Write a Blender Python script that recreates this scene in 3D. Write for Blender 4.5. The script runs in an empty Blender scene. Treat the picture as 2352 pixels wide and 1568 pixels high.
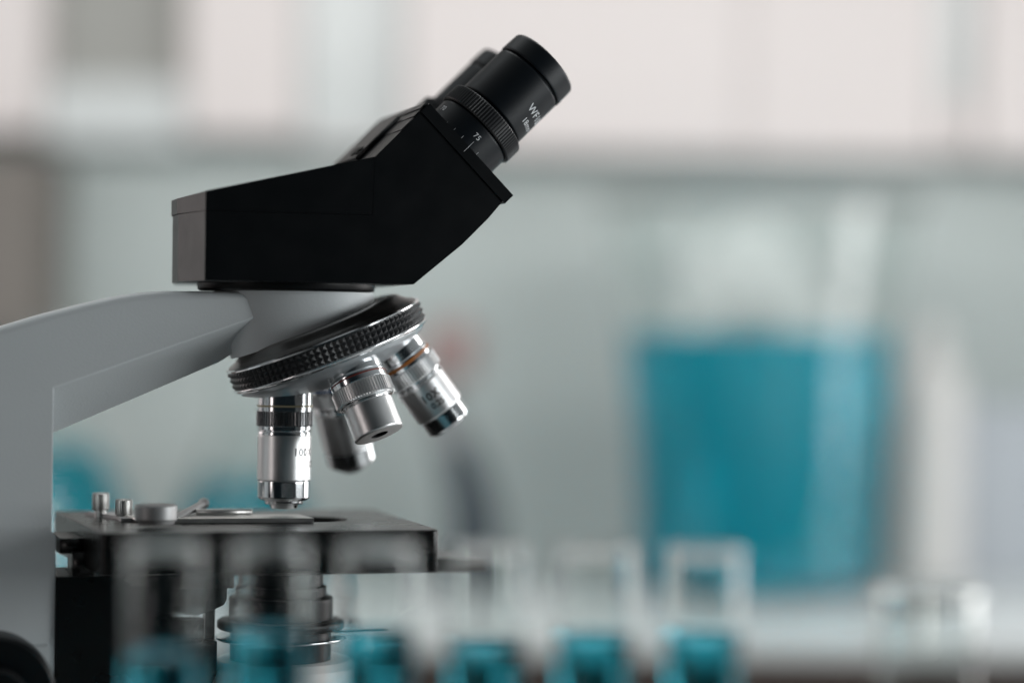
import bpy, bmesh, math, random
from mathutils import Vector, Matrix
random.seed(4)
S = bpy.context.scene
C = S.collection
PI = math.pi
R = math.radians
MM = 0.001

# ------------------------------------------------------------------ camera
CAM = Vector((0.0, 0.0, 0.215))
ROLL = R(0.7)
LENS = 85.0
FPX = LENS / 36.0 * 2352.0          # focal length in drawing units (photo laid out 2352 x 1568)
cd = bpy.data.cameras.new('camera'); cam = bpy.data.objects.new('camera', cd); C.objects.link(cam)
cam.matrix_world = Matrix.Translation(CAM) @ Matrix.Rotation(PI/2, 4, 'X') @ Matrix.Rotation(ROLL, 4, 'Z')
cd.lens = LENS; cd.sensor_width = 36.0; cd.clip_start = 0.05; cd.clip_end = 50
cd.dof.use_dof = True; cd.dof.focus_distance = 0.978; cd.dof.aperture_fstop = 2.0
cd.dof.aperture_blades = 0
S.camera = cam

# microscope frame: optical axis of the working objective
THETA = R(16.0)
AX = Vector((-0.0936, 1.0, 0.0))
MW = Matrix.Translation(AX) @ Matrix.Rotation(THETA, 4, 'Z')
MWI = MW.inverted()

def view_dir(px, py):
    x, y = px - 1176.0, py - 784.0
    c, s = math.cos(ROLL), math.sin(ROLL)
    x, y = x*c + y*s, -x*s + y*c
    return Vector((x/FPX, 1.0, -y/FPX))
def ray(px, py):
    return MWI @ CAM, MWI.to_3x3() @ view_dir(px, py)
def P(px, py, yl):
    """measured point on the microscope at local depth yl (mm) -> local (x, z) in metres"""
    o, d = ray(px, py); t = (yl*MM - o.y)/d.y; p = o + d*t
    return p.x, p.z
def PZ(px, py, z):
    o, d = ray(px, py); t = (z - o.z)/d.z; p = o + d*t
    return p.x, p.y
def W(px, py, Y):
    return CAM + view_dir(px, py)*Y

# ------------------------------------------------------------------ materials
def lin(c):
    return tuple(((v/255)/12.92 if v/255 <= .04045 else (((v/255)+.055)/1.055)**2.4) for v in c) + (1,)
def mat(name, col, rough=.5, metal=0., bump=0., bscale=400., var=0., spec=.5, trans=0., ior=1.45, vscale=None, coat=0., rvar=0., aniso=0.):
    m = bpy.data.materials.new(name); m.use_nodes = True
    nt = m.node_tree; b = nt.nodes['Principled BSDF']
    c = tuple(col) + ((1,) if len(col) == 3 else ())
    b.inputs['Base Color'].default_value = c
    b.inputs['Roughness'].default_value = rough
    b.inputs['Metallic'].default_value = metal
    b.inputs['Specular IOR Level'].default_value = spec
    b.inputs['Transmission Weight'].default_value = trans
    b.inputs['IOR'].default_value = ior
    b.inputs['Coat Weight'].default_value = coat
    b.inputs['Anisotropic'].default_value = aniso
    tc = nt.nodes.new('ShaderNodeTexCoord')
    if bump:
        n = nt.nodes.new('ShaderNodeTexNoise'); n.inputs['Scale'].default_value = bscale; n.inputs['Detail'].default_value = 3
        nt.links.new(tc.outputs['Object'], n.inputs['Vector'])
        bp = nt.nodes.new('ShaderNodeBump'); bp.inputs['Strength'].default_value = bump; bp.inputs['Distance'].default_value = .0003
        nt.links.new(n.outputs['Fac'], bp.inputs['Height']); nt.links.new(bp.outputs['Normal'], b.inputs['Normal'])
    if var or rvar:
        n2 = nt.nodes.new('ShaderNodeTexNoise'); n2.inputs['Scale'].default_value = vscale or 60; n2.inputs['Detail'].default_value = 5
        nt.links.new(tc.outputs['Object'], n2.inputs['Vector'])
        if var:
            r = nt.nodes.new('ShaderNodeMapRange'); r.inputs['To Min'].default_value = 1-var; r.inputs['To Max'].default_value = 1+var
            nt.links.new(n2.outputs['Fac'], r.inputs['Value'])
            mx = nt.nodes.new('ShaderNodeVectorMath'); mx.operation = 'SCALE'; mx.inputs[0].default_value = c[:3]
            nt.links.new(r.outputs['Result'], mx.inputs['Scale']); nt.links.new(mx.outputs['Vector'], b.inputs['Base Color'])
        if rvar:
            r2 = nt.nodes.new('ShaderNodeMapRange'); r2.inputs['To Min'].default_value = max(.02, rough-rvar); r2.inputs['To Max'].default_value = rough+rvar
            nt.links.new(n2.outputs['Fac'], r2.inputs['Value']); nt.links.new(r2.outputs['Result'], b.inputs['Roughness'])
    return m
M = {}
M['plastic'] = mat('black_plastic', (.0022, .0032, .0042), .36, bump=.08, bscale=1500, rvar=.07, vscale=90, spec=.34)
M['satin'] = mat('black_anodised', (.0030, .0055, .0085), .42, bump=.06, bscale=2500, rvar=.05, vscale=200, spec=.36)
M['ringblack'] = mat('black_lacquered_metal', (.003, .0035, .004), .38, spec=.2, bump=.05, bscale=1800, rvar=.08, vscale=150)
M['gloss'] = mat('bright_chrome', (.62, .63, .64), .12, metal=1., rvar=.05, vscale=150)
M['knurlblack'] = mat('knurled_black', (.02, .021, .023), .35, spec=.6)
M['enamel'] = mat('white_enamel', (.68, .715, .725), .42, bump=.22, bscale=900, var=.03, vscale=25, rvar=.06)
M['boss'] = mat('dark_brushed_metal', (.26, .25, .245), .34, metal=1., bump=.05, bscale=1200, rvar=.07, vscale=120)
M['knurlgrey'] = mat('dark_steel_knurl', (.24, .24, .245), .28, metal=1., rvar=.05, vscale=200)
M['chrome'] = mat('chrome', (.78, .79, .80), .14, metal=1., rvar=.05, vscale=120)
M['satinchrome'] = mat('satin_chrome', (.74, .74, .74), .35, metal=1., bump=.04, bscale=3000, rvar=.06, vscale=260)
M['bowl'] = mat('grey_lacquer', (.42, .45, .47), .32, metal=.55, bump=.05, bscale=1500, rvar=.06, vscale=150)
M['stage'] = mat('stage_black', (.005, .0049, .0047), .28, spec=.32, bump=.06, bscale=1700, rvar=.04, vscale=70)
M['steel'] = mat('dull_steel', (.70, .69, .67), .34, metal=1., bump=.06, bscale=2000, rvar=.08, vscale=200)
M['paintwhite'] = mat('white_print', (.72, .74, .76), .6)
M['paintblack'] = mat('black_print', (.012, .012, .012), .5)
M['red'] = mat('red_band', (.16, .022, .014), .4)
M['yellow'] = mat('amber_band', (.32, .11, .02), .4)
M['cream'] = mat('cream_band', (.55, .47, .30), .4)
M['blueband'] = mat('blue_band', (.03, .12, .35), .4)
M['dark'] = mat('dark_lens', (.004, .004, .005), .35, spec=.2)
M['glass'] = mat('clear_glass', (.96, .985, .98), .0, trans=1., ior=1.47)
M['liquid'] = mat('teal_liquid', (.075, .74, .95), .0, trans=1., ior=1.34)
M['flaskliquid'] = mat('teal_solution', (.018, .62, .80), .10, trans=.62, ior=1.34)
M['cabinet'] = mat('white_cabinet', (.70, .655, .645), .35, var=.02, vscale=3)
M['wall'] = mat('grey_wall', (.47, .525, .517), .75, var=.05, vscale=2)
M['counter'] = mat('pale_laminate', (.60, .635, .635), .22, var=.04, vscale=6)
M['brown'] = mat('brown_laminate', (.20, .15, .13), .45, var=.15, vscale=8)
M['bench'] = mat('bench_grey', (.30, .31, .31), .35, var=.05, vscale=10)
M['floor'] = mat('floor_vinyl', (.22, .20, .19), .5, var=.08, vscale=4)
M['shelfback'] = mat('recess_shade_grey', (.37, .375, .355), .6, var=.05, vscale=4)  # shade of the shallow shelf recess put into the back panel colour
M['boxbrown'] = mat('brown_carton', (.19, .175, .16), .8, var=.1, vscale=12)
M['flaskteal'] = mat('deep_teal_solution', (.005, .34, .43), .10, trans=.3, ior=1.34)
M['midgrey'] = mat('mid_grey_plastic', (.20, .21, .215), .5)
M['clipgrey'] = mat('matt_grey_metal', (.42, .42, .42), .5, metal=.7, bump=.05, bscale=1500, rvar=.08, vscale=150)
M['slate'] = mat('slate_plastic', (.055, .070, .082), .4, var=.1, vscale=20)
M['pink'] = mat('dusty_pink_cap', (.34, .25, .24), .5)
M['frost'] = mat('frosted_white', (.72, .71, .69), .4, var=.02, vscale=10)
M['milky'] = mat('milky_plastic', (.86, .84, .83), .45, trans=.55, ior=1.3)
M['palewhite'] = mat('pale_white_plastic', (.62, .615, .60), .4, var=.02, vscale=10)
M['bluegrey'] = mat('blue_grey_card', (.44, .48, .52), .6, var=.04, vscale=10)
M['greyglass'] = mat('grey_bottle', (.33, .36, .36), .3, var=.04, vscale=20)

# ------------------------------------------------------------------ builders
FLAT_BIG = True      # broad flat faces keep their own normal beside rounded edges
def finish(name, bm, m, parent=None, ang=32, doubles=True):
    if doubles: bmesh.ops.remove_doubles(bm, verts=bm.verts, dist=2e-6)
    bmesh.ops.recalc_face_normals(bm, faces=bm.faces)
    for f in bm.faces: f.smooth = not (FLAT_BIG and f.calc_area() > 1.0e-4)
    for e in bm.edges:
        e.smooth = not (len(e.link_faces) != 2 or e.calc_face_angle(0) > R(ang))
    me = bpy.data.meshes.new(name); bm.to_mesh(me); bm.free()
    me.materials.append(m)
    o = bpy.data.objects.new(name, me); C.objects.link(o)
    if parent is not None: o.parent = parent
    return o
def empty(name, loc=(0,0,0), rz=0):
    o = bpy.data.objects.new(name, None); C.objects.link(o)
    o.location = loc; o.rotation_euler = (0,0,rz); o.empty_display_size = .02
    return o
def tag(o, label=None, cat=None, group=None, kind=None):
    if label: o['label'] = label
    if cat: o['category'] = cat
    if group: o['group'] = group
    if kind: o['kind'] = kind
    return o
def bevel(bm, off, seg=2, edges=None, ang=20):
    ed = edges if edges is not None else [e for e in bm.edges if len(e.link_faces) == 2 and e.calc_face_angle(0) > R(ang)]
    bmesh.ops.bevel(bm, geom=ed, offset=off, segments=seg, profile=.5, affect='EDGES', clamp_overlap=True)
def box(bm, lo, hi, mtx=None):
    vs = [bm.verts.new(((hi if i & 1 else lo)[0], (hi if i & 2 else lo)[1], (hi if i & 4 else lo)[2])) for i in range(8)]
    for q in ((0,2,3,1),(4,5,7,6),(0,1,5,4),(2,6,7,3),(0,4,6,2),(1,3,7,5)): bm.faces.new([vs[i] for i in q])
    if mtx is not None: bmesh.ops.transform(bm, matrix=mtx, verts=vs)
    return vs
def prism_xz(bm, pts, y0, y1):
    a = [bm.verts.new((x, y0, z)) for x, z in pts]; b = [bm.verts.new((x, y1, z)) for x, z in pts]
    bm.faces.new(a); bm.faces.new(b[::-1])
    n = len(pts)
    for i in range(n): bm.faces.new((a[i], b[i], b[(i+1)%n], a[(i+1)%n]))
def prism_xy(bm, pts, z0, z1):
    a = [bm.verts.new((x, y, z0)) for x, y in pts]; b = [bm.verts.new((x, y, z1)) for x, y in pts]
    bm.faces.new(a[::-1]); bm.faces.new(b)
    n = len(pts)
    for i in range(n): bm.faces.new((a[i], a[(i+1)%n], b[(i+1)%n], b[i]))
class Frame:
    """lathe frame: origin, axis s, and e1/e2 with e1 x e2 = s"""
    def __init__(f, o, s, ref=None):
        f.o = Vector(o); f.s = Vector(s).normalized()
        ref = Vector(ref) if ref is not None else (Vector((0,-1,0)) if abs(f.s.y) < .9 else Vector((1,0,0)))
        f.e1 = (ref - f.s*ref.dot(f.s)).normalized(); f.e2 = f.s.cross(f.e1)
    def pt(f, a, r, s): return f.o + f.e1*(r*math.cos(a)) + f.e2*(r*math.sin(a)) + f.s*s
    def hit(f, px, py, r):
        o, d = ray(px, py)
        ox, oy, oz = (o-f.o).dot(f.e1), (o-f.o).dot(f.e2), (o-f.o).dot(f.s)
        dx, dy, dz = d.dot(f.e1), d.dot(f.e2), d.dot(f.s)
        r = r*MM; A = dx*dx+dy*dy; B = 2*(ox*dx+oy*dy); Cc = ox*ox+oy*oy-r*r
        D = B*B-4*A*Cc
        t = (-B - math.sqrt(max(D, 0)))/(2*A)
        return math.atan2(oy+dy*t, ox+dx*t), oz+dz*t
def rc(prof, rad):
    out = []
    n = len(prof)
    for i, p in enumerate(prof):
        if i in (0, n-1): out.append(p); continue
        p = Vector(p); a = Vector(prof[i-1])-p; b = Vector(prof[i+1])-p
        la, lb = a.length, b.length
        if la < 1e-9 or lb < 1e-9: continue
        if a.normalized().dot(b.normalized()) < -.97: out.append(tuple(p)); continue
        q0 = p + a/la*min(rad, la*.4); q1 = p + b/lb*min(rad, lb*.4)
        mid = p*.30 + (q0+q1)*.35
        out += [tuple(q0), tuple(mid), tuple(q1)]
    return out
def lathe(bm, fr, prof, seg=64, rad=None):
    """prof: (r, s) in mm"""
    if rad: prof = rc(prof, rad)
    out = [prof[0]]                 # holding rings beside every corner keep long walls straight-shaded
    for a, b in zip(prof, prof[1:]):
        L_ = math.hypot(b[0]-a[0], b[1]-a[1])
        if L_ > 2.5:
            for f in (.4/L_, 1-.4/L_): out.append((a[0]+(b[0]-a[0])*f, a[1]+(b[1]-a[1])*f))
        out.append(b)
    prof = out; rings = []
    for r, s in prof:
        if r < 1e-4: rings.append([bm.verts.new(fr.pt(0, 0, s*MM))])
        else: rings.append([bm.verts.new(fr.pt(2*PI*i/seg, r*MM, s*MM)) for i in range(seg)])
    for A, B in zip(rings, rings[1:]):
        for i in range(seg):
            j = (i+1) % seg
            if len(A) == 1 and len(B) == 1: continue
            if len(A) == 1: bm.faces.new((A[0], B[i], B[j]))
            elif len(B) == 1: bm.faces.new((A[i], B[0], A[j]))
            else: bm.faces.new((A[i], B[i], B[j], A[j]))
def knurl(bm, fr, r, s0, s1, n, d=.45, ch=.5):
    """straight knurled band with chamfered ends"""
    seg = n*4; rings = []
    prof = [(r-d-1.2, s0), (r-ch, s0), (r, s0+ch), (r, s1-ch), (r-ch, s1), (r-d-1.2, s1)]
    for k, (rr, s) in enumerate(prof):
        ring = []
        for i in range(seg):
            low = (i % 4) in (2, 3)
            q = rr - (d if low and k in (1,2,3,4) else 0)
            ring.append(bm.verts.new(fr.pt(2*PI*i/seg, q*MM, s*MM)))
        rings.append(ring)
    for A, B in zip(rings, rings[1:]):
        for i in range(seg):
            j = (i+1) % seg; bm.faces.new((A[i], B[i], B[j], A[j]))
def diamonds(bm, fr, r, s0, s1, rows, n, h):
    rg = [[bm.verts.new(fr.pt(2*PI*i/n, r*MM, (s0+(s1-s0)*k/rows)*MM)) for i in range(n)] for k in range(rows+1)]
    for k in range(rows):
        for i in range(n):
            j = (i+1) % n
            c = bm.verts.new(fr.pt(2*PI*(i+.5)/n, (r+h)*MM, (s0+(s1-s0)*(k+.5)/rows)*MM))
            q = (rg[k][i], rg[k+1][i], rg[k+1][j], rg[k][j])
            for a in range(4): bm.faces.new((q[a], q[(a+1)%4], c))
def glyphs(text, size, spacing=1.0, bold=0.):
    cu = bpy.data.curves.new('t', 'FONT'); cu.body = text; cu.size = size; cu.resolution_u = 6; cu.space_character = spacing; cu.offset = bold*size
    ob = bpy.data.objects.new('t', cu); C.objects.link(ob)
    dg = bpy.context.evaluated_depsgraph_get()
    me = bpy.data.meshes.new_from_object(ob.evaluated_get(dg))
    bm = bmesh.new(); bm.from_mesh(me)
    bpy.data.objects.remove(ob); bpy.data.meshes.remove(me); bpy.data.curves.remove(cu)
    bmesh.ops.subdivide_edges(bm, edges=[e for e in bm.edges if e.calc_length() > size*.15], cuts=2, use_grid_fill=False)
    bmesh.ops.triangulate(bm, faces=bm.faces)
    return bm
def wrap_text(bm, fr, r, text, size, a0, s0, up=1, bold=0., spacing=1.0):
    """lettering wrapped round a cylinder; size mm, starts at angle a0 and height s0 (m)"""
    g = glyphs(text, size, spacing, bold)
    mp = {}
    for v in g.verts:
        a = a0 + up*(v.co.x/r); s = s0 + up*v.co.y*MM
        mp[v] = bm.verts.new(fr.pt(a, (r+.03)*MM, s))
    for f in g.faces:
        try: bm.faces.new([mp[v] for v in f.verts])
        except ValueError: pass
    g.free()

# ------------------------------------------------------------------ MICROSCOPE
mic = empty('microscope', AX, THETA)
tag(mic, 'white and black binocular compound microscope with four silver objectives', 'microscope')

# --- head: lower housing, lid, faceplate
HY = 42.0
A_ = P(470,655,-HY); B_ = P(470,438,-HY); S_ = P(470,487,-HY); C_ = P(861,360,-HY); D_ = P(986,238,-HY)
E_ = P(1178,449,-HY); E2 = P(1155,470,-HY); G_ = P(1121,502,-HY); H_ = P(1062,561,-HY); I_ = P(950,653,-HY)
Kv = P(856,490,-HY)
A_ = (A_[0], I_[1]); B_ = (A_[0], B_[1])
zs = .5*(S_[1]+Kv[1]); S_ = (A_[0], zs); Kv = (Kv[0], zs)
def vec(a, b): return Vector((b[0]-a[0], b[1]-a[1]))
dn = vec(D_, E_).normalized(); inn = Vector((dn.y, -dn.x))           # along the face, and inward normal
if inn.x > 0: inn = -inn
D2 = (D_[0]+inn.x*4.9*MM, D_[1]+inn.y*4.9*MM); E2 = (E_[0]+inn.x*4.9*MM, E_[1]+inn.y*4.9*MM)
E3 = (E2[0]-dn.x*1.2*MM, E2[1]-dn.y*1.2*MM)
xr = P(396,560,8)[0]
def housing(bm, poly, hy, rear_idx):
    """prism between +-hy whose rear edge (two indices) tapers in to a narrow back"""
    prism_xz(bm, poly, -hy*MM, hy*MM)
bm = bmesh.new()
g = .10*MM
body = [A_, (S_[0], S_[1]-g), (Kv[0]+g, Kv[1]-g), (C_[0]+g, C_[1]), D2, E3, G_, H_, I_]
prism_xz(bm, body, -HY*MM, HY*MM)
bevel(bm, .7*MM, 2)
# tapered back below the lid
def wedge(bm, x0, z0, z1a, z1b, x1, hy0, hy1):
    v = []
    for x, hy, zt in ((x0, hy0, z1a), (x1, hy1, z1b)):
        v += [bm.verts.new((x, -hy*MM, z0)), bm.verts.new((x, hy*MM, z0)), bm.verts.new((x, hy*MM, zt)), bm.verts.new((x, -hy*MM, zt))]
    for q in ((0,1,2,3),(4,7,6,5),(0,3,7,4),(1,5,6,2),(3,2,6,7),(0,4,5,1)): bm.faces.new([v[i] for i in q])
b2 = bmesh.new(); wedge(b2, A_[0]+.1*MM, A_[1]+.05*MM, S_[1]-g, S_[1]-g, xr, HY-.1, 8); bevel(b2, .8*MM, 3)
me_ = bpy.data.meshes.new('x'); b2.to_mesh(me_); b2.free(); bm.from_mesh(me_); bpy.data.meshes.remove(me_)
head = finish('head_housing', bm, M['plastic'], mic)
bm = bmesh.new()
prism_xz(bm, [(S_[0], S_[1]+g), B_, C_, (Kv[0]-g, Kv[1]+g)], -HY*MM, HY*MM); bevel(bm, .7*MM, 2)
slope = (C_[1]-B_[1])/(C_[0]-B_[0])
b2 = bmesh.new(); wedge(b2, A_[0]+.1*MM, S_[1]+g, B_[1]-.05*MM, B_[1]+slope*(xr-.6*MM-A_[0]), xr-.6*MM, HY+.1, 8); bevel(b2, .8*MM, 3)
me_ = bpy.data.meshes.new('x'); b2.to_mesh(me_); b2.free(); bm.from_mesh(me_); bpy.data.meshes.remove(me_)
finish('head_lid', bm, M['plastic'], mic)
bm = bmesh.new()
prism_xz(bm, [D_, E_, E2, D2], -(HY+.7)*MM, (HY+.7)*MM); bevel(bm, .45*MM, 3)
finish('face_plate', bm, M['plastic'], mic)
# sloped top of the prism housing: hinge bridge, screws, step strips
up2 = vec(C_, D_); Lcd = up2.length; u2 = up2.normalized(); n2 = Vector((-u2.y, u2.x))
if n2.y < 0: n2 = -n2
Mtop = Matrix(((u2.x, 0, n2.x, C_[0]), (0, 1, 0, 0), (u2.y, 0, n2.y, C_[1]), (0, 0, 0, 1)))   # x along slope, y depth, z out of face
def slope_box(bm, x0, x1, y0, y1, z0, z1, bv=.3):
    b = bmesh.new(); box(b, (x0*MM, y0*MM, z0*MM), (x1*MM, y1*MM, z1*MM)); bevel(b, bv*MM, 2)
    bmesh.ops.transform(b, matrix=Mtop, verts=b.verts)
    m_ = bpy.data.meshes.new('x'); b.to_mesh(m_); b.free(); bm.from_mesh(m_); bpy.data.meshes.remove(m_)
Lmm = Lcd/MM
bm = bmesh.new(); slope_box(bm, 0.6, Lmm*.83, -9, 34, -.5, 2.1, .35)
br = finish('hinge_bridge', bm, M['plastic'], mic)
for xx, yy in ((5.2, -3.5), (5.2, 4.5)):
    bm = bmesh.new(); f = Frame(Mtop @ Vector((xx*MM, yy*MM, 1.9*MM)), Mtop.to_3x3() @ Vector((0,0,1)))
    lathe(bm, f, [(0,.2),(1.1,.2),(1.1,.9),(2.3,.9),(2.5,.3),(2.5,0)], 24); finish('screw', bm, M['ringblack'], br)
bm = bmesh.new(); slope_box(bm, Lmm*.74, Lmm*.87, -HY+.4, -9.2, -.5, .75, .25)
finish('step_strip', bm, M['plastic'], head)
bm = bmesh.new(); slope_box(bm, Lmm*.872, Lmm*.985, -HY+.2, HY-.2, -.5, 1.25, .25)
finish('step_strip', bm, M['plastic'], head)
bm = bmesh.new(); slope_box(bm, Lmm*.50, Lmm*.735, -HY+.5, -9.2, -.5, .35, .15)
finish('step_strip', bm, M['plastic'], head)

# --- eyepieces
face_c = P(1069, 320, -25); top_c = P(1249, 145, -25)
ea = Vector((top_c[0]-face_c[0], 0, top_c[1]-face_c[1])); elen = ea.length/MM; ea.normalize()
print('eyepiece len', elen, 'elev', math.degrees(math.atan2(ea.z, ea.x)), 'D-E normal', math.degrees(math.atan2(-inn.y, -inn.x)))
near_fr = None
def eyepiece(yc, mark):
    fr = Frame((face_c[0], yc*MM, face_c[1]), ea)
    L = elen
    bm = bmesh.new()
    lathe(bm, fr, [(0,12.6),(15.0,12.6),(15.0,14.2),(16.0,14.6),(16.0,L-10.0),(15.3,L-9.6),(15.3,L-8.9),(0,L-8.9)], 96, .25)
    e = finish('eyepiece', bm, M['satin'], mic)
    bm = bmesh.new()
    lathe(bm, fr, [(0,L-8.9),(16.0,L-8.9),(16.35,L-8.6),(16.1,L-.7),(15.5,L),(12.4,L),(11.6,L-2.5),(11.4,L-6),(0,L-6)], 96, .3)
    finish('eye_cup', bm, M['satin'], e)
    bm = bmesh.new(); lathe(bm, fr, [(0,L-5.9),(11.3,L-5.9),(11.0,L-5.7),(6,L-5.0),(0,L-4.7)], 48); finish('eye_lens', bm, M['dark'], e)
    bm = bmesh.new()
    lathe(bm, fr, [(0,-7),(17.2,-7),(17.2,4.6),(16.2,6.2),(0,6.2)], 96, .3)
    col = finish('tube_collar', bm, M['satin'], mic)
    bm = bmesh.new(); knurl(bm, fr, 18.5, 5.4, 13.0, 84, .38, .5)
    lathe(bm, fr, [(17.4,13.0),(16.9,13.1),(15.2,13.1)], 96)
    finish('dioptre_ring', bm, M['knurlblack'], col, ang=24)
    if mark:
        bm = bmesh.new()
        a, s = fr.hit(1216, 244, 16); wrap_text(bm, fr, 16, 'WF10X', 4.9, a, s-.0012, 1, spacing=1.08)
        a, s = fr.hit(1203, 272, 16); wrap_text(bm, fr, 16, '18mm', 3.7, a, s-.0012, 1, spacing=1.08)
        finish('lettering', bm, M['paintwhite'], e, doubles=False)
        bm = bmesh.new()
        a75, s = fr.hit(1094, 312, 17.2); wrap_text(bm, fr, 17.2, '75', 3.1, a75-.06, s-.001, 1, spacing=1.1)
        a70, s7 = fr.hit(1014, 247, 17.2); wrap_text(bm, fr, 17.2, '70', 3.1, a70+.02, s7-.001, 1, spacing=1.1)
        at, st = fr.hit(1079, 335, 17.2)
        for k in range(-1, 9):
            aa = at + (k)*(a70-a75)/5; ln = 2.6 if k % 5 == 0 else 1.2
            q = [fr.pt(aa+da/17.2, 17.24*MM, st+ds*MM) for da, ds in ((-.07,-3.5),(.07,-3.5),(.07,ln-.2),(-.07,ln-.2))]
            bm.faces.new([bm.verts.new(p) for p in q])
        finish('scale_marks', bm, M['paintwhite'], col, doubles=False)
eyepiece(-25.5, True); eyepiece(26, False)

# --- neck flange, neck, arm
zf0 = P(661, 652, 0)[1]; zf1 = P(661, 671, 0)[1]
bm = bmesh.new()
lathe(bm, Frame((0,0,0), (0,0,1)), [(0,zf1/MM),(35.2,zf1/MM),(36.4,zf1/MM+.8),(36.8,zf0/MM-.2),(36.8,zf0/MM+1.5),(0,zf0/MM+1.5)], 96, .3)
finish('head_flange', bm, M['ringblack'], mic)

# nosepiece geometry first (the neck is cut along it)
PHI = R(18.5)
apex = Vector((0, 0, P(656, 453, 0)[1]))
na = Vector((math.sin(PHI), 0, -math.cos(PHI)))
ncx, ncz = P(750, 792, 0)
PHR = R(22.0)
nr = Vector((math.sin(PHR), 0, -math.cos(PHR)))
NF = Frame(Vector((ncx, 0, ncz)) - nr*64.6*MM*1.0, nr)
class Wider(Frame):
    def pt(f, a, r, s): return Frame.pt(f, a, r*1.035, s)
NW = Wider(NF.o, nr)

bm = bmesh.new()      # neck: round at the flange, cut by the plane of the nosepiece
seg = 96
xc = P(697, 672, 0)[0]; zt = zf1 + .4*MM
cz = P(640, 788, -20)[1]
ring = []
levels = 9
pl_o = NF.o + nr*55.4*MM
def cutz(x): return pl_o.z - (x-pl_o.x)*nr.x/nr.z
for k in range(levels):
    t = k/(levels-1)
    row = []
    for i in range(seg):
        a = 2*PI*i/seg; ca, sa = math.cos(a), math.sin(a)
        st_ = 1.28 if ca < 0 else 1.0; rt = 29.0; rb = 26.0
        xt, yt = xc + rt*ca*st_*MM, rt*sa*MM
        xb, yb = xc + 3.5*MM + rb*ca*st_*MM, rb*sa*MM
        x = xt + (xb-xt)*t; y = yt + (yb-yt)*t
        z0 = zt; z1 = cutz(xb)
        if z1 > zt - 1.5*MM: z1 = zt - 1.5*MM
        z = z0 + (z1-z0)*t
        row.append(bm.verts.new((x, y, z)))
    ring.append(row)
for Aq, Bq in zip(ring, ring[1:]):
    for i in range(seg): bm.faces.new((Aq[i], Bq[i], Bq[(i+1)%seg], Aq[(i+1)%seg]))
bm.faces.new(ring[0]); bm.faces.new(ring[-1][::-1])
bevel(bm, .6*MM, 2, ang=50)
finish('neck', bm, M['enamel'], mic)

AY = 19.0; AB = 2.5
top = [(-120,800),(0,752),(100,722),(200,696),(270,680),(330,671),(380,668),(460,668.5),(545,671)]
topl = [P(x, y, -AY) for x, y in top]
xcol = P(122, 1000, -AY)[0]; xstep = P(128.5, 1300, -AY)[0]
xback = P(-330, 1000, -AY)[0]
n1 = P(585, 729, -AY); n0 = (xcol, P(122, 890, -AY)[1])
b1 = P(590, 778, -AB); bmid = P(502, 832, -AB); b0 = (xcol, P(122, 997, -AB)[1])
zst = P(122, 1220, -AY)[1]; zbase = .045
n0z = n0[1]
topl = [(xback, topl[0][1]-.012)] + topl
topl[-1] = (n1[0], topl[-1][1])
bm = bmesh.new()
def V(p, y): return bm.verts.new((p[0], y*MM, p[1]))
sides = []
for sg in (-1, 1):
    T = [V(p, sg*AY) for p in topl]
    d = dict(T=T, n1=V(n1, sg*AY), n0=V(n0, sg*AY), b1=V(b1, sg*AB), bm=V(bmid, sg*AB), b0=V(b0, sg*AB),
             s0=V((xcol, zst), sg*AY), s1=V((xstep, zst-.0022), sg*AY), c0=V((xstep, zbase), sg*AY), c1=V((xback, zbase), sg*AY))
    f1 = bm.faces.new(T + [d['n1'], d['n0'], d['s0'], d['s1'], d['c0'], d['c1']])
    bm.faces.new((d['n1'], d['b1'], d['bm'], d['b0'], d['n0']))
    sides.append(d)
L, Rr = sides
for i in range(len(L['T'])-1): bm.faces.new((L['T'][i], L['T'][i+1], Rr['T'][i+1], Rr['T'][i]))
bm.faces.new((L['c1'], L['T'][0], Rr['T'][0], Rr['c1']))
bm.faces.new((L['T'][-1], L['n1'], L['b1'], Rr['b1'], Rr['n1'], Rr['T'][-1]))
bm.faces.new((L['b1'], L['bm'], Rr['bm'], Rr['b1'])); bm.faces.new((L['bm'], L['b0'], Rr['b0'], Rr['bm']))
bm.faces.new((L['b0'], L['n0'], L['s0'], Rr['s0'], Rr['n0'], Rr['b0']))
bm.faces.new((L['s0'], L['s1'], Rr['s1'], Rr['s0'])); bm.faces.new((L['s1'], L['c0'], Rr['c0'], Rr['s1']))
bm.faces.new((L['c0'], L['c1'], Rr['c1'], Rr['c0']))
bmesh.ops.recalc_face_normals(bm, faces=bm.faces)
te = [e for e in bm.edges if any(e.verts[0] in d['T'] and e.verts[1] in d['T'] for d in sides)]
bevel(bm, 3.2*MM, 5, te)
bevel(bm, .45*MM, 2, ang=25)
finish('arm', bm, M['enamel'], mic, ang=28)

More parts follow.
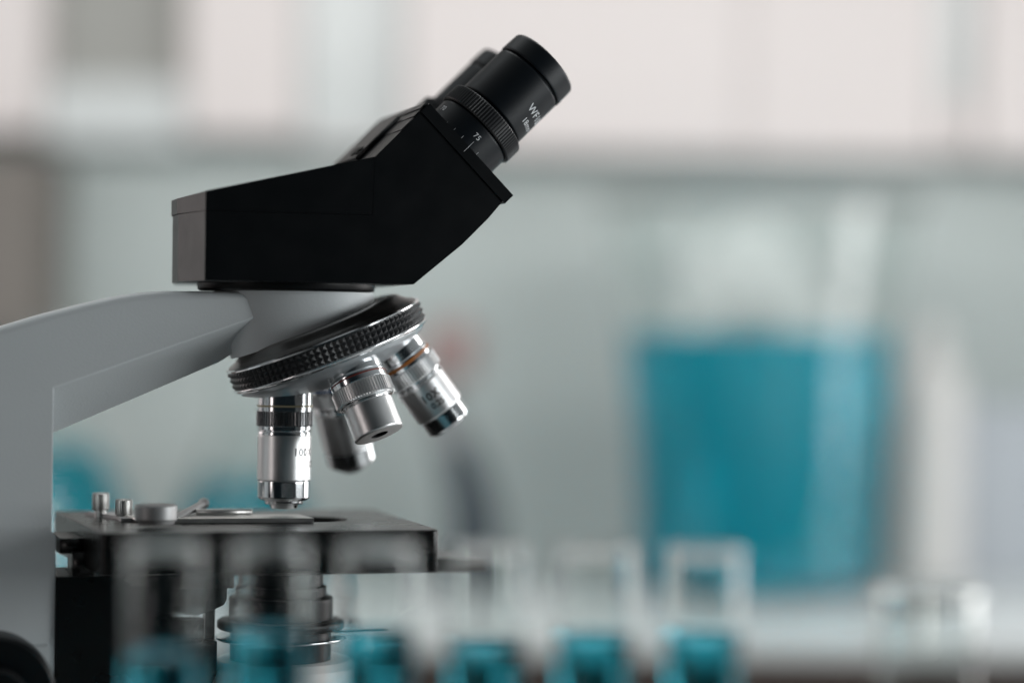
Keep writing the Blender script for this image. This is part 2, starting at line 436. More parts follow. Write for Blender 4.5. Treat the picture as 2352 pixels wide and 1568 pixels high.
# --- nosepiece
bm = bmesh.new()
lathe(bm, NW, [(0,54.6),(31.5,54.6),(33.6,55.2),(35.0,56.6),(37.0,58.2),(39.6,59.3),(40.4,59.9),(40.4,61.2),(0,61.2)], 128, .4)
nose = finish('nosepiece', bm, M['boss'], mic)
bm = bmesh.new(); lathe(bm, NW, [(38,59.7),(40.7,59.7),(41.1,60.1),(41.1,60.7),(40.5,60.9)], 128); finish('rim', bm, M['chrome'], nose)
bm = bmesh.new(); diamonds(bm, NW, 40.4, 60.8, 68.4, 3, 96, .95); finish('knurled_grip', bm, M['knurlblack'], nose, ang=5)
bm = bmesh.new(); lathe(bm, NW, [(38,68.3),(40.9,68.3),(41.2,68.8),(40.9,69.6),(39.7,70.4),(38,70.4)], 128, .2); finish('rim', bm, M['chrome'], nose)
bm = bmesh.new()
prof = [(39.5, 70.2), (38.8, 71.6)] + [(r, math.sqrt(81.6**2-r*r)) for r in (37.5,35,32,28,24,18,12,6,0)]
lathe(bm, NW, prof, 128); finish('turret', bm, M['bowl'], nose)

def objective(az, label, spec):
    d = na*math.cos(PHI) + (Vector((0,-1,0))*math.cos(az) + Vector((math.cos(PHI),0,math.sin(PHI)))*math.sin(az))*math.sin(PHI)
    o = apex + d*(83.0 if abs(az+PI/2) < .01 else 81.4)*MM
    fr = Frame(o, d)
    ob = None
    for name, kind, m, data in spec:
        bm = bmesh.new()
        if kind == 'k': knurl(bm, fr, *data)
        else: lathe(bm, fr, data, 72, .22)
        x = finish(name, bm, M[m], mic if ob is None else ob, ang=26)
        if ob is None: ob = x
    if label: x_ = None
    ob['label'] = label
    return ob, fr
long_spec = lambda band, kn, extra=0: [
    ('objective','l','satinchrome',[(0,14),(10.6,14),(11.15,15.4),(11.15,33.6+extra),(10.9,34.0+extra),(0,34.0+extra)]),
    ('mount_collar','l','chrome',[(0,-6),(11.4,-6),(11.4,5.6),(9.5,5.6),(0,5.6)]),
    ('colour_band','l',band,[(9,2.7),(11.5,2.7),(11.5,3.6),(9,3.6)]),
    ('knurled_ring','k',kn,(11.75,5.2,11.4,56,.4,.35)),
    ('waist_ring','l','chrome',[(0,11.3),(11.3,11.3),(11.3,13.0),(10.6,13.1),(10.6,13.5),(11.2,13.6),(11.2,15.2),(10.5,15.3),(10.5,15.7),(0,15.7)]),
    ('nose_barrel','l','gloss',[(0,33.9+extra),(10.75,33.9+extra),(10.85,34.3+extra),(10.85,41.0+extra),(9.7,42.0+extra),(8.0,42.1+extra),(7.9,43.6+extra),(6.0,43.8+extra),(5.4,45.4+extra),(2.4,45.5+extra),(2.2,45.2+extra),(0,45.2+extra)]),
]
ob, fr = objective(-PI/2, 'upright 100X objective over the slide', long_spec('cream', 'knurlgrey'))
bm = bmesh.new()
a, s = fr.hit(674, 1047, 11.15); wrap_text(bm, fr, 11.15, '100X', 4.3, a, s, -1, spacing=1.14, bold=.02)
a, s = fr.hit(706, 1072, 11.15); wrap_text(bm, fr, 11.15, '1.25', 3.5, a, s, -1, bold=.02)
finish('lettering', bm, M['paintblack'], ob, doubles=False)
objective(PI, 'far 40X objective in shade behind the short one', long_spec('blueband', 'satinchrome', 0))
ob, fr = objective(0, 'short silver 4X objective turned to the viewer', [
    ('objective','l','satinchrome',[(0,12.6),(10.0,12.6),(10.4,13.0),(10.4,25.6),(9.9,26.2),(3.75,26.2)]),
    ('mount_collar','l','chrome',[(0,-6),(11.5,-6),(11.5,.6),(11.9,.9),(11.9,4.6),(0,4.6)]),
    ('colour_band','l','red',[(9,1.7),(12.0,1.7),(12.0,2.5),(9,2.5)]),
    ('knurled_ring','k','satinchrome',(12.6,4.6,11.3,64,.4,.4)),
    ('waist_ring','l','chrome',[(0,11.3),(11.6,11.3),(11.2,11.9),(10.0,12.0),(9.6,12.4),(9.6,12.9),(0,12.9)]),
    ('bore','l','dark',[(3.75,26.2),(3.55,25.9),(3.4,19.5),(0,19.2)]),
])
ob, fr = objective(PI/2, 'slanting 10X objective at the right of the nosepiece', [
    ('objective','l','satinchrome',[(0,13),(10.7,13),(11.1,13.6),(11.1,28.0),(10.7,28.4),(0,28.4)]),
    ('mount_collar','l','chrome',[(0,-6),(11.5,-6),(11.5,.6),(11.9,.9),(11.9,4.6),(0,4.6)]),
    ('colour_band','l','yellow',[(9,1.6),(12.05,1.6),(12.05,3.1),(9,3.1)]),
    ('knurled_ring','k','satinchrome',(12.5,4.6,11.0,60,.4,.4)),
    ('waist_ring','l','chrome',[(0,11),(11.4,11),(11.4,11.9),(10.7,12),(10.7,12.6),(11.2,12.7),(11.2,13.3),(0,13.3)]),
    ('nose_barrel','l','gloss',[(0,28.3),(10.0,28.3),(10.1,28.8),(10.1,34.8),(9.0,36.2),(6.6,36.4),(6.4,36.2),(4.6,36.1),(4.4,35.5),(0,35.4)]),
])
bm = bmesh.new()
a, s = fr.hit(974, 929, 11.1); wrap_text(bm, fr, 11.1, '10X', 4.6, a, s, -1, spacing=1.14, bold=.03)
a, s = fr.hit(996, 940, 11.1); wrap_text(bm, fr, 11.1, '0.25', 3.6, a, s, -1, bold=.03)
finish('lettering', bm, M['paintblack'], ob, doubles=False)

# --- stage
SY = 60.0
pr = P(1011, 1216, -SY); zS = pr[1]
xl_near = P(232, 1200, -SY)[0]
fl = PZ(131, 1177, zS)
zSb = P(1011, 1313, -SY)[1]
print('stage z', zS, zSb, 'x', xl_near, pr[0], 'far-left', fl)
fly = min(max(fl[1], .03), .07)
bm = bmesh.new()
pts = [(xl_near, -SY*MM), (pr[0], -SY*MM), (pr[0], SY*MM), (fl[0]+(.06-fly)*(fl[0]-xl_near)/(fly+.06), SY*MM)]
prism_xy(bm, pts, zSb, zS)
ve = [e for e in bm.edges if abs(e.verts[0].co.z-e.verts[1].co.z) > .005]
bevel(bm, 3*MM, 4, ve); bevel(bm, .8*MM, 3, ang=50)
st = finish('stage', bm, M['stage'], mic)
bm = bmesh.new(); lathe(bm, Frame((.012,0,zSb-.01), (0,0,1)), [(0,0),(15,0),(15,60),(0,60)], 64)
cut = finish('cut', bm, M['stage'], mic)
md = st.modifiers.new('hole', 'BOOLEAN'); md.object = cut; md.operation = 'DIFFERENCE'; md.solver = 'EXACT'
bpy.context.view_layer.update()
dg = bpy.context.evaluated_depsgraph_get()
nm = bpy.data.meshes.new_from_object(st.evaluated_get(dg)); st.modifiers.clear(); st.data = nm; nm.name = 'stage'
bpy.data.objects.remove(cut)

def at_top(px, py, h=0): return PZ(px, py, zS + h*MM)
# clip plate, slide holder
x0, y0 = at_top(721, 1191, 1.6)
bm = bmesh.new(); prism_xy(bm, [(x0-.070, y0+.003), (x0, y0), (x0-.002, y0+.022), (x0-.074, y0+.027)], zS+.15*MM, zS+1.9*MM); bevel(bm, .25*MM, 2)
finish('slide_holder', bm, M['steel'], mic)
kx, ky = P(358, 1200, -34)[0], -.034
print('knob at', kx, ky, 'slide', x0, y0)
bm = bmesh.new(); prism_xy(bm, [(xl_near+.014, .010), (kx-.010, -.004), (kx+.030, -.002), (kx+.030, .012), (xl_near+.004, .036)], zS+.05*MM, zS+1.4*MM); bevel(bm, .3*MM, 2)
finish('clip_plate', bm, M['clipgrey'], mic)
fz = Frame((kx, ky, zS), (0,0,1))
bm = bmesh.new(); lathe(bm, fz, [(0,1.3),(7.2,1.3),(7.2,2.6),(8.3,2.9),(8.3,8.4),(7.7,9.0),(0,9.0)], 48, .3)
finish('clip_knob', bm, M['clipgrey'], mic)
for px, py, hh, kn0 in ((231, 1179, 8.6, 2.8), (284, 1184, 6.8, 1.6)):
    sx, sy = at_top(px, py, 1.3)
    fz = Frame((sx, sy, zS), (0,0,1))
    bm = bmesh.new(); lathe(bm, fz, [(0,-.5),(2.4,-.5),(2.4,kn0+.2),(0,kn0+.2)], 24); knurl(bm, fz, 3.5, kn0, hh+1.3, 26, .35, .4); lathe(bm, fz, [(2.6,hh+1.3),(0,hh+1.3)], 26)
    finish('thumb_screw', bm, M['steel'], mic)
# spring lever and finger
lx, ly = at_top(402, 1192, 1.4); tx, ty = at_top(468, 1178, 1.4)
ztip = zS + 5.5*MM
bm = bmesh.new()
dv = Vector((tx-lx, ty-ly, ztip-zS-.0018)); 
f = Frame((lx, ly, zS+.0018), dv, (0,0,1))
lathe(bm, f, [(0,0),(1.5,0),(1.5,dv.length/MM),(0,dv.length/MM)], 20, .3)
f2 = Frame((tx, ty, ztip), (0,0,1)); lathe(bm, f2, [(0,-2.4),(1.7,-1.7),(2.4,0),(1.7,1.7),(0,2.4)], 24)
finish('spring_lever', bm, M['clipgrey'], mic)
fx, fy = at_top(520, 1182, 2); 
bm = bmesh.new(); prism_xy(bm, [(fx-.012, fy), (fx+.0105, fy+.001), (fx+.0115, fy+.004), (fx-.012, fy+.006)], zS+1.9*MM, zS+4.2*MM); bevel(bm, .5*MM, 2)
finish('slide_finger', bm, M['steel'], mic)

# lower stage plate, brackets
xr2 = P(1098, 1300, 40)[0]
xr2 = P(1112, 1300, 4)[0]; z1, z2 = P(1098, 1280, 4)[1], P(1098, 1311, 4)[1]
bm = bmesh.new(); prism_xy(bm, [(-.03, .004), (xr2, .004), (xr2-.012, .055), (-.03, .055)], z2, z1); bevel(bm, .5*MM, 2)
lp = finish('lower_stage_plate', bm, M['stage'], mic)
bm = bmesh.new()
for a, b, y0_, y1_ in (((138,1236),(210,1270),-20,12), ((166,1268),(216,1322),-24,-6)):
    p0 = P(a[0], a[1], y0_); p1 = P(b[0], b[1], y0_)
    box(bm, (p0[0], y0_*MM, p1[1]), (p1[0], y1_*MM, p0[1]))
bevel(bm, .8*MM, 2); finish('stage_guide', bm, M['stage'], mic)
# focus block
xb0 = P(132, 1400, -20)[0]; xb1 = P(425, 1400, -20)[0]; zb = P(200, 1323, -20)[1]
bm = bmesh.new(); box(bm, (xstep+.3*MM, -.0205, zbase), (xb1, .0205, zb)); bevel(bm, 1*MM, 3); finish('focus_block', bm, M['stage'], mic)
# condenser carrier (curved bracket), rack, knob
bx0 = xb1-.002; bx1 = P(530, 1345, -8)[0]; zA = zSb - .1*MM; zB = P(500, 1346, -8)[1]
bm = bmesh.new()
box(bm, (bx0, -.016, zB), (bx1, .016, zA)); bevel(bm, .5*MM, 2); finish('condenser_bracket', bm, M['stage'], mic)
bm = bmesh.new()
c = [P(x, y, -10) for x, y in ((440,1346),(522,1346),(521,1375),(515,1388),(490,1400),(455,1412),(440,1412))]
prism_xz(bm, c, -.010, .010); bevel(bm, .4*MM, 2); finish('condenser_slide', bm, M['ringblack'], mic)
bm = bmesh.new()
rx0, rz0 = P(468, 1395, 0); rx1, rz1 = P(488, 1475, 0)
zz = rz0; pts = []
n = 20
for i in range(n):
    z_ = rz0 + (rz1-rz0)*i/n; dzz = (rz1-rz0)/n
    pts += [(rx1, z_), (rx1+.0005, z_+dzz*.5)]
prism_xz(bm, [(rx0, rz1), (rx0, rz0)] + pts + [(rx1, rz1)], -.004, .004); finish('rack', bm, M['stage'], mic)
ck = P(425, 1450, -14)
fz = Frame((ck[0], -.014, ck[1]-.004), (0,0,1))
bm = bmesh.new(); knurl(bm, fz, 7.6, 0, 9.4, 34, .4, .6); lathe(bm, fz, [(6.6,9.4),(0,9.4)], 34); finish('condenser_knob', bm, M['ringblack'], mic)
bm = bmesh.new(); box(bm, (xb1-.002, -.012, zbase+.02), (rx1, .014, rz1+.002)); bevel(bm, 1*MM, 2); finish('condenser_column', bm, M['stage'], mic)
# condenser
cx = P(646, 1400, 0)[0]
zc = lambda y: P(646, y, 0)[1]/MM
fz = Frame((cx, 0, 0), (0,0,1))
bm = bmesh.new(); lathe(bm, fz, [(0,zc(1312)),(17.2,zc(1312)),(17.2,zc(1342)),(18.6,zc(1343)),(18.6,zc(1366)),(21,zc(1368)),(21.4,zc(1372)),(21.4,zc(1420)),(0,zc(1420))], 72, .4)
con = finish('condenser', bm, M['ringblack'], mic)
bm = bmesh.new(); lathe(bm, fz, [(0,zc(1419)),(25.2,zc(1420)),(26.4,zc(1424)),(26.4,zc(1438)),(25.4,zc(1442)),(0,zc(1443))], 72, .4); finish('flange', bm, M['ringblack'], con)
bm = bmesh.new(); lathe(bm, fz, [(0,zc(1443)),(20.8,zc(1443)),(20.8,zc(1521)),(0,zc(1521))], 72, .5); finish('lower_barrel', bm, M['ringblack'], con)
bm = bmesh.new(); lathe(bm, fz, [(0,zc(1520)),(18,zc(1521)),(17.6,zc(1533)),(0,zc(1534))], 72, .4); finish('filter_holder', bm, M['ringblack'], con)
bm = bmesh.new(); lathe(bm, fz, [(19,zc(1456)),(26.6,zc(1458)),(27.2,zc(1462)),(26.6,zc(1466)),(19,zc(1468))], 72, .3); finish('iris_ring', bm, M['gloss'], con)
bm = bmesh.new(); box(bm, (cx+.022, -.003, zc(1453)*MM), (cx+.046, .000, zc(1449)*MM)); bevel(bm, .25*MM, 2); finish('iris_lever', bm, M['ringblack'], con)

# illuminator, base, focus knobs
zi = P(656, 1511, 0)[1]/MM
bm = bmesh.new(); lathe(bm, Frame((0.001,0,0),(0,0,1)), [(0,zi),(27.5,zi),(31.5,zi-2.5),(34.2,zi-8),(35.2,zi-16),(36,46),(0,46)], 96)
finish('illuminator', bm, M['frost'], mic)
bm = bmesh.new(); box(bm, (xback-.012, -.072, .004), (.105, .072, .047)); 
ve = [e for e in bm.edges if abs(e.verts[0].co.z-e.verts[1].co.z) > .005]; bevel(bm, 14*MM, 6, ve); bevel(bm, 3*MM, 3, ang=50)
finish('base', bm, M['enamel'], mic)
for xx, yy in ((xback+.01,-.055),(xback+.01,.055),(.09,-.055),(.09,.055)):
    bm = bmesh.new(); lathe(bm, Frame((xx,yy,0),(0,0,1)), [(0,0),(8,0),(8,4.5),(0,4.5)], 24, .5); finish('foot', bm, M['stage'], mic)
kc = P(-14, 1603, -50)
for sg in (-1, 1):
    f = Frame((kc[0], sg*.0245, kc[1]), (0, sg, 0))
    bm = bmesh.new(); lathe(bm, f, [(0,3.5),(22.6,3.5),(23.7,4.6),(23.7,24),(22.4,25.5),(14,25.5),(0,25.5)], 96, .4); kn = finish('focus_knob', bm, M['plastic'], mic)
    bm = bmesh.new(); knurl(bm, f, 12.5, 25.4, 36, 50, .4, .8); lathe(bm, f, [(11,36),(0,36)], 50); finish('fine_knob', bm, M['plastic'], kn)
hb = P(113, 1484, -29)
bm = bmesh.new(); box(bm, (kc[0]-.03, -.0285, zbase+.002), (hb[0], -.0185, hb[1])); bevel(bm, 3*MM, 4, ang=50); finish('focus_boss', bm, M['enamel'], mic)

# ------------------------------------------------------------------ TUBES in front
FLAT_BIG = False
def wtube(name, x, y, parts, label, cat, group=None):
    t = empty(name, (x, y, 0)); tag(t, label, cat, group)
    return t
Z0 = Frame((0,0,0), (0,0,1))
YT = .74
def zt_(py): return (.215 - (py-784)*YT/FPX)/MM
tubes = [(376, 1524, 'glass tube in front of the black focus block, least filled of the row'),
         (618, 1474, 'glass tube below the upright 100X objective, with the most teal liquid'),
         (873, 1474, 'teal filled glass tube in front of the right half of the stage'),
         (1121, 1500, 'third glass tube from the right of the row, just right of the stage corner'),
         (1371, 1474, 'second glass tube from the right, at the left edge of the large beaker'),
         (1622, 1466, 'glass tube standing before the large teal beaker, last of the row')]
glass_me = None
for i, (px, lv, lab) in enumerate(tubes):
    x = W(px, 1400, YT).x
    t = empty('test_tube', (x, YT, .0)); tag(t, lab, 'test tube', 'glass tubes of teal liquid in a row before the microscope')
    H = zt_(1252)
    if glass_me is None:
        bm = bmesh.new()
        lathe(bm, Z0, [(0,0),(10,0),(11.4,1.5),(11.4,H-2.6),(12.1,H-1.8),(12.25,H-.9),(11.8,H),(11.2,H),(11.0,H-1.0),(11.0,4),(9.5,2.4),(0,2.2)], 64, .25)
        go = finish('glass_wall', bm, M['glass'], t, ang=40); glass_me = go.data
    else:
        go = bpy.data.objects.new('glass_wall', glass_me); C.objects.link(go); go.parent = t
    # liquid with meniscus
    zl = zt_(lv-12)
    t.rotation_euler = (R(random.uniform(-.5,.5)), R(random.uniform(-.45,.45)), random.uniform(0,6))
    bm = bmesh.new()
    lathe(bm, Z0, [(0,2.35),(9.4,2.5),(11.05,4.2),(11.05,zl+1.0),(10.3,zl+.4),(8.9,zl),(0,zl-.1)], 64)
    finish('liquid', bm, M['liquid'], t, ang=60)
# the empty bottle at the right
xb = W(2128, 1450, YT).x
t = empty('glass_bottle', (xb, YT, 0)); tag(t, 'short clear empty glass bottle with a thick lip, right of the tube row', 'bottle')
H = zt_(1342)
bm = bmesh.new()
zsh = zt_(1462)
lathe(bm, Z0, [(0,0),(14,0),(15.4,1.5),(15.4,H-5),(16.3,H-3.6),(16.6,H-1.5),(16,H),(14.9,H),(14.5,H-1.5),(14.6,4),(13,2.6),(0,2.4)], 64, .5)
finish('glass_body', bm, M['glass'], t, ang=40)

# ------------------------------------------------------------------ BACK COUNTER AND WALL
YB = 2.12
def stand(px, py, Y): return W(px, py, Y)
bm = bmesh.new(); box(bm, (-1.2, .35, -.04), (1.2, 1.38, -.0002)); bevel(bm, 3*MM, 2)
bt = finish('worktop', bm, M['bench']); tag(bt, kind='structure')
bm = bmesh.new(); box(bm, (-4, -3, -.92), (4, 2.66, -.90)); fl_ = finish('floor', bm, M['floor']); tag(fl_, kind='structure')
YW = 2.335
bm = bmesh.new(); box(bm, (-2.2, YW, -.90), (2.2, YW+.1, 1.9)); w_ = finish('wall', bm, M['wall']); tag(w_, kind='structure')
YC = 1.76
cnt = empty('lab_counter', (0, YC, -.90)); tag(cnt, 'long pale laboratory counter with brown cupboard fronts along the back wall', 'counter')
bm = bmesh.new(); box(bm, (-2.0, 0, .886), (2.0, YW-YC-.002, .8998)); bevel(bm, 4*MM, 3); finish('counter_top', bm, M['counter'], cnt)
bm = bmesh.new(); box(bm, (-1.98, .05, .10), (1.98, YW-YC-.01, .884)); finish('carcass', bm, M['brown'], cnt)
for k in range(8):
    bm = bmesh.new(); box(bm, (-1.97+k*.4925, .028, .12), (-1.97+(k+1)*.4925-.006, .048, .878)); bevel(bm, 2*MM, 2)
    d_ = finish('cupboard_door', bm, M['brown'], cnt)
    bm = bmesh.new(); box(bm, (-1.97+k*.4925+.17, .010, .78), (-1.97+k*.4925+.32, .027, .792)); bevel(bm, 2*MM, 2); finish('handle', bm, M['steel'], d_)

YK = 2.27                     # fronts of the wall cabinets
def kx_(px): return W(px, 300, YK).x
zk = W(1176, 338, YK).z
CAB = 'white cabinets hung along the back wall'
def cabinet(pa, pb, label, z0=zk, z1=1.35, dy=0., m='cabinet', doors=1, deep=.33):
    xa, xb_ = kx_(pa), kx_(pb)
    t = empty('wall_cabinet', ((xa+xb_)/2, YW, z0)); tag(t, label, 'cabinet', CAB)
    h = (xb_-xa)/2
    y0 = YK + dy - YW
    bm = bmesh.new(); box(bm, (-h, y0+.02, 0), (h, -.002, z1-z0)); bevel(bm, 1.5*MM, 2); finish('carcass', bm, M[m], t)
    for k in range(doors):
        a = -h + 2*h*k/doors; b = a + 2*h/doors
        bm = bmesh.new(); box(bm, (a+.0015, y0, -.003), (b-.0015, y0+.0185, z1-z0)); bevel(bm, 2*MM, 2); finish('door', bm, M[m], t)
    return t
cabinet(-420, 96, 'white wall cabinet at the far left, beside the grey shelf recess', z0=zk+.012)
cabinet(424, 684, 'narrow white wall cabinet between the grey recess and the recessed grey panel', z0=zk+.012)
cabinet(926, 1712, 'widest and brightest white wall cabinet, behind the eyepieces')
cabinet(1712, 2160, 'white wall cabinet above the large teal beaker', dy=.012)
cabinet(2246, 2800, 'white wall cabinet at the far right, past the dark gap')
# recessed shelf between the first two, grey panel, and gap
def shelf(pa, pb, pboard, label, m='shelfback', back=.05):
    xa, xb_ = kx_(pa), kx_(pb)
    t = empty('wall_shelf', ((xa+xb_)/2, YW, zk)); tag(t, label, 'shelf')
    h = (xb_-xa)/2 - .001
    y0 = YK - YW
    zb_ = W(1176, pboard, YK).z - zk
    bm = bmesh.new(); box(bm, (-h, y0+back, zb_+.001), (h, -.002, .95)); finish('back_panel', bm, M[m], t)
    bm = bmesh.new(); box(bm, (-h, y0+.012, .0), (h, -.002, zb_)); bevel(bm, 2*MM, 2); finish('shelf_board', bm, M['counter'] if m == 'shelfback' else M['cabinet'], t)
    return t
shelf(98, 422, 196, 'shade toned open shelf recess between two white cabinets at the left')
shelf(686, 924, 330, 'pale grey recessed panel left of the widest cabinet', m='counter', back=.025)
shelf(2162, 2244, 215, 'narrow pale grey recessed strip between the two right hand cabinets', m='counter', back=.02)

# carton at the far left
YX = 2.3
def standing(px, Y): return (W(px, 1300, Y).x, Y, 0)
def block(name, px0, px1, pyt, Y, deep, m, label, cat):
    x0_, x1_ = W(px0, 1000, Y).x, W(px1, 1000, Y).x; zt2 = W(px0, pyt, Y).z
    t = empty(name, ((x0_+x1_)/2, Y+deep/2, 0)); tag(t, label, cat)
    h = (x1_-x0_)/2
    bm = bmesh.new(); box(bm, (-h, -deep/2, .0005), (h, deep/2, zt2-.02)); bevel(bm, 3*MM, 2); finish('carton_body', bm, M[m], t)
    bm = bmesh.new(); box(bm, (-h-.002, -deep/2-.002, zt2-.0195), (h+.002, deep/2+.002, zt2)); bevel(bm, 3*MM, 2); finish('lid', bm, M[m], t)
    return t
xa_, xb2 = W(-330, 500, 2.32).x, W(150, 500, 2.32).x; za_, zb2 = W(0, 790, 2.32).z, W(0, 372, 2.32).z
t = empty('wall_box', ((xa_+xb2)/2, YW, za_)); tag(t, 'dull brown box fixed to the wall below the far left cabinet', 'box')
bm = bmesh.new(); box(bm, (-(xb2-xa_)/2, -.10, 0), ((xb2-xa_)/2, -.001, zb2-za_)); bevel(bm, 3*MM, 2); finish('box_body', bm, M['boxbrown'], t)
bm = bmesh.new(); box(bm, (-(xb2-xa_)/2+.004, -.114, .004), ((xb2-xa_)/2-.004, -.101, zb2-za_-.004)); bevel(bm, 2*MM, 2); finish('door', bm, M['boxbrown'], t)
block('carton', 2196, 2700, 930, 2.24, .09, 'bluegrey', 'pale blue grey carton at the far right of the counter', 'box')

# large beaker
Yb = 2.10
bx = W(1735, 1350, Yb).x
def zpx(py, Y): return (.215 - (py-784)*Y/FPX)/MM
t = empty('large_beaker', (bx, Yb, 0)); tag(t, 'very large clear glass beaker of teal liquid on the back counter', 'beaker')
zl = zpx(758, Yb); H = zpx(455, Yb)
k = Yb/FPX/MM
rb, rt = 270*k, 366*k
w = 3.0
def rad_b(z): return rb + (rt-rb)*(z/H)**2
zz = [14 + (H-10-14)*i/16 for i in range(17)]
bm = bmesh.new()
lathe(bm, Z0, [(0,.2),(rb-12,.2),(rb-2,4)] + [(rad_b(z), z) for z in zz] + [(rad_b(H)+5,H-1),(rad_b(H)+4,H+1),(rad_b(H),H)] + [(rad_b(z)-w, z) for z in zz[::-1]] + [(rb-14,6.5),(0,6)], 96)
finish('glass_wall', bm, M['glass'], t, ang=50)
bm = bmesh.new()
zq = [z for z in zz if z < zl-3]
lathe(bm, Z0, [(0,6.2),(rb-15,6.8)] + [(rad_b(z)-w+.3, z+(2.2 if z == zz[0] else 0)) for z in zq] + [(rad_b(zl)-w+.3,zl),(0,zl)], 96)
finish('liquid', bm, M['flaskliquid'], t, ang=50)

# Erlenmeyer flasks at the left
def flask(px, hw, lvl, topy, Y, label):
    x = W(px, 1200, Y).x
    k = Y/FPX/MM
    t = empty('conical_flask', (x, Y, 0)); tag(t, label, 'flask', 'conical flasks of teal liquid on the back counter')
    R0 = hw*k; H = zpx(topy, Y); zl = zpx(lvl, Y); rn = R0*.26
    zs_ = H*.72
    def rad(z): return R0 + (rn-R0)*min(1, max(0, (z-14)/(zs_-14)))
    bm = bmesh.new()
    lathe(bm, Z0, [(0,.2),(R0-5,.2),(R0,5),(R0-.5,14),(rn,zs_),(rn,H-3),(rn+2.5,H),(rn,H+.5),(rn-2,H-3),(rn-2,zs_),(R0-2.5,14),(R0-2,6),(R0-7,2.6),(0,2.4)], 64)
    finish('glass_wall', bm, M['glass'], t, ang=50)
    bm = bmesh.new()
    lathe(bm, Z0, [(0,2.6),(R0-6.9,2.8),(R0-1.9,6.2),(R0-2.4,14),(rad(zl)-2,zl),(0,zl)], 64)
    finish('liquid', bm, M['flaskteal'], t, ang=50)
flask(118, 235, 1040, 760, 2.10, 'conical flask of teal liquid just right of the microscope arm')
flask(560, 205, 1105, 830, 2.12, 'conical flask of teal liquid behind the upright objective')

# dark leaning stand with a pink knob
Yd = 2.16
def wz(px, py): p = W(px, py, Yd); return p.x, p.z
x = W(1085, 1200, Yd).x
t = empty('stand', (x, Yd, 0)); tag(t, 'dark slate leaning stand topped by a dusty pink knob, behind the slanting objective', 'stand')
bm = bmesh.new()
for nm_, m_, q_ in (('upper_arm', 'midgrey', ((965,893),(1020,880),(1062,950),(1082,1010),(1006,1030),(988,980))),
                   ('curved_arm', 'slate', ((1082.5,1010.5),(1120,1080),(1150,1180),(1152,1330),(1024,1330),(1030,1180),(1020,1090),(1006.5,1030.5)))):
    bm = bmesh.new(); ol = [wz(*q) for q in q_]
    prism_xz(bm, [(a-x, b) for a, b in ol], -.018, .018); bevel(bm, 1.5*MM, 3); finish(nm_, bm, M[m_], t)
bm = bmesh.new(); box(bm, (-.05, -.045, .0004), (.05, .045, wz(0,1328)[1]+.001)); bevel(bm, 2*MM, 2); finish('foot', bm, M['slate'], t)
kx2, kz2 = wz(1035, 806); 
bm = bmesh.new(); lathe(bm, Frame((kx2-x, 0, kz2-.027), (0,0,1)), [(0,-2),(10,-2),(12,1),(23,5),(26,18),(26,40),(22,50),(12,54),(0,55)], 48); finish('knob', bm, M['pink'], t)

# white plastic bottle right of the beaker
Yp = 2.2; k = Yp/FPX/MM
x = W(2128, 1200, Yp).x
t = empty('plastic_bottle', (x, Yp, 0)); tag(t, 'plain white plastic bottle right of the large teal beaker', 'bottle')
z = lambda py: zpx(py, Yp)
bm = bmesh.new(); lathe(bm, Z0, [(0,.2),(78*k,.2),(84*k,4),(84*k,z(900)),(76*k,z(850)),(36*k,z(810)),(36*k,z(780)),(0,z(780))], 48, 1.5); finish('bottle_body', bm, M['palewhite'], t)
bm = bmesh.new(); lathe(bm, Z0, [(0,z(790)),(42*k,z(790)),(42*k,z(735)),(0,z(735))], 48, 1.); finish('cap', bm, M['palewhite'], t)

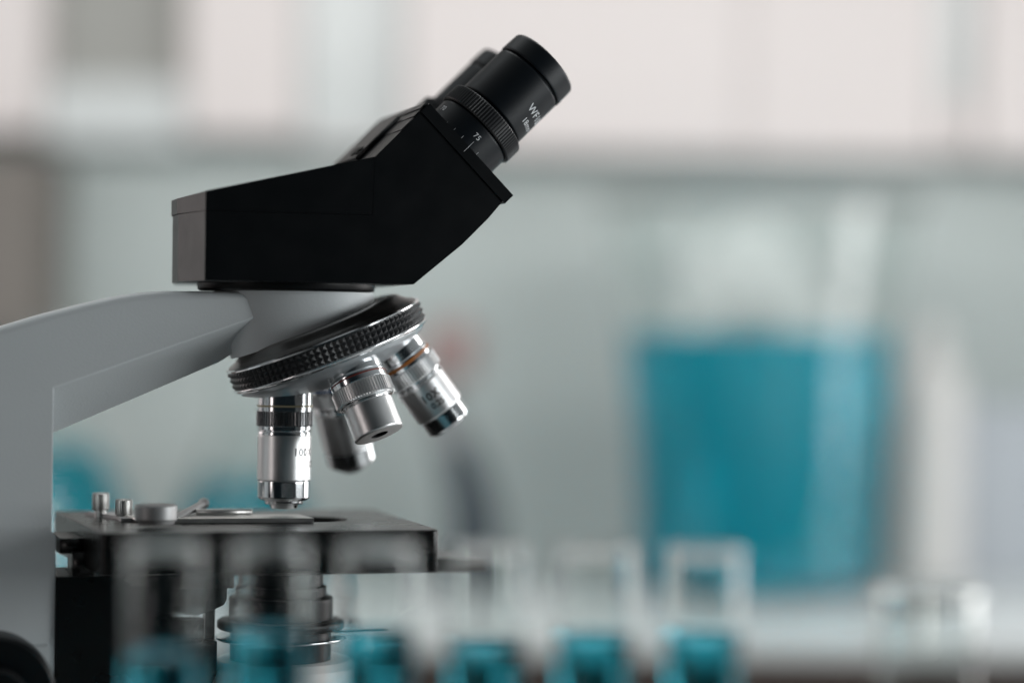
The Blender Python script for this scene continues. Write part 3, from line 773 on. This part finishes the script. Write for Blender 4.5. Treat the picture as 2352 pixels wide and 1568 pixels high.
# ------------------------------------------------------------------ LIGHT
def area(name, loc, target, sx, sy, power, col=(1,1,1)):
    l = bpy.data.lights.new(name, 'AREA'); l.shape = 'RECTANGLE'; l.size = sx; l.size_y = sy; l.energy = power; l.color = col
    o = bpy.data.objects.new(name, l); C.objects.link(o); o.location = loc
    o.rotation_euler = (Vector(target)-Vector(loc)).to_track_quat('-Z', 'Y').to_euler()
    return o
area('wall_fill', (.0, 1.28, .69), (.0, 2.3, .20), 2.8, .20, 12.4, (1, .985, .965))  # added unseen lamp, brightens wall and cabinets without reaching the microscope
area('window_right', (1.0, 1.68, .42), (.0, 1.05, .25), .50, .9, 8.5, (1, .975, .965))
area('neck_fill', (.64, .83, .245), (-.06, 1.0, .235), .46, .24, 2.9, (.95, .99, 1))  # added unseen fill panel that brightens the neck and near arm
area('window_front_left', (-.95, .32, .24), (-.1, .85, .20), .13, .60, .75, (1, .91, .89))
area('window_left', (-1.05, 1.55, .55), (-.10, 1.0, .22), .6, .8, 1.7, (1, .86, .84))
area('ceiling_lamp', (.0, 1.42, 1.25), (-.05, 1.0, .2), .9, .4, 5.0, (.98, 1, 1))
wd = bpy.data.worlds.new('World'); S.world = wd; wd.use_nodes = True
nt = wd.node_tree; bg = nt.nodes['Background']
tc = nt.nodes.new('ShaderNodeTexCoord'); sep = nt.nodes.new('ShaderNodeSeparateXYZ')
nt.links.new(tc.outputs['Generated'], sep.inputs['Vector'])
dt = nt.nodes.new('ShaderNodeVectorMath'); dt.operation = 'DOT_PRODUCT'; dt.inputs[1].default_value = (.15, .72, .62)
nt.links.new(tc.outputs['Generated'], dt.inputs[0])
rp = nt.nodes.new('ShaderNodeValToRGB')
rp.color_ramp.elements[0].position = .30; rp.color_ramp.elements[0].color = (.005, .008, .010, 1)
rp.color_ramp.elements[1].position = .95; rp.color_ramp.elements[1].color = (.36, .39, .40, 1)
mr = nt.nodes.new('ShaderNodeMapRange'); mr.inputs['From Min'].default_value = -1.0; mr.inputs['From Max'].default_value = 1.0
nt.links.new(dt.outputs['Value'], mr.inputs['Value']); nt.links.new(mr.outputs['Result'], rp.inputs['Fac'])
nt.links.new(rp.outputs['Color'], bg.inputs['Color']); bg.inputs['Strength'].default_value = 1.0

# ------------------------------------------------------------------ render settings
S.render.engine = 'CYCLES'
S.cycles.use_denoising = True
S.cycles.max_bounces = 16; S.cycles.transmission_bounces = 14; S.cycles.glossy_bounces = 6; S.cycles.transparent_max_bounces = 16
S.cycles.sample_clamp_indirect = 4
S.view_settings.view_transform = 'Standard'; S.view_settings.look = 'None'
S.view_settings.exposure = 0; S.view_settings.gamma = 1
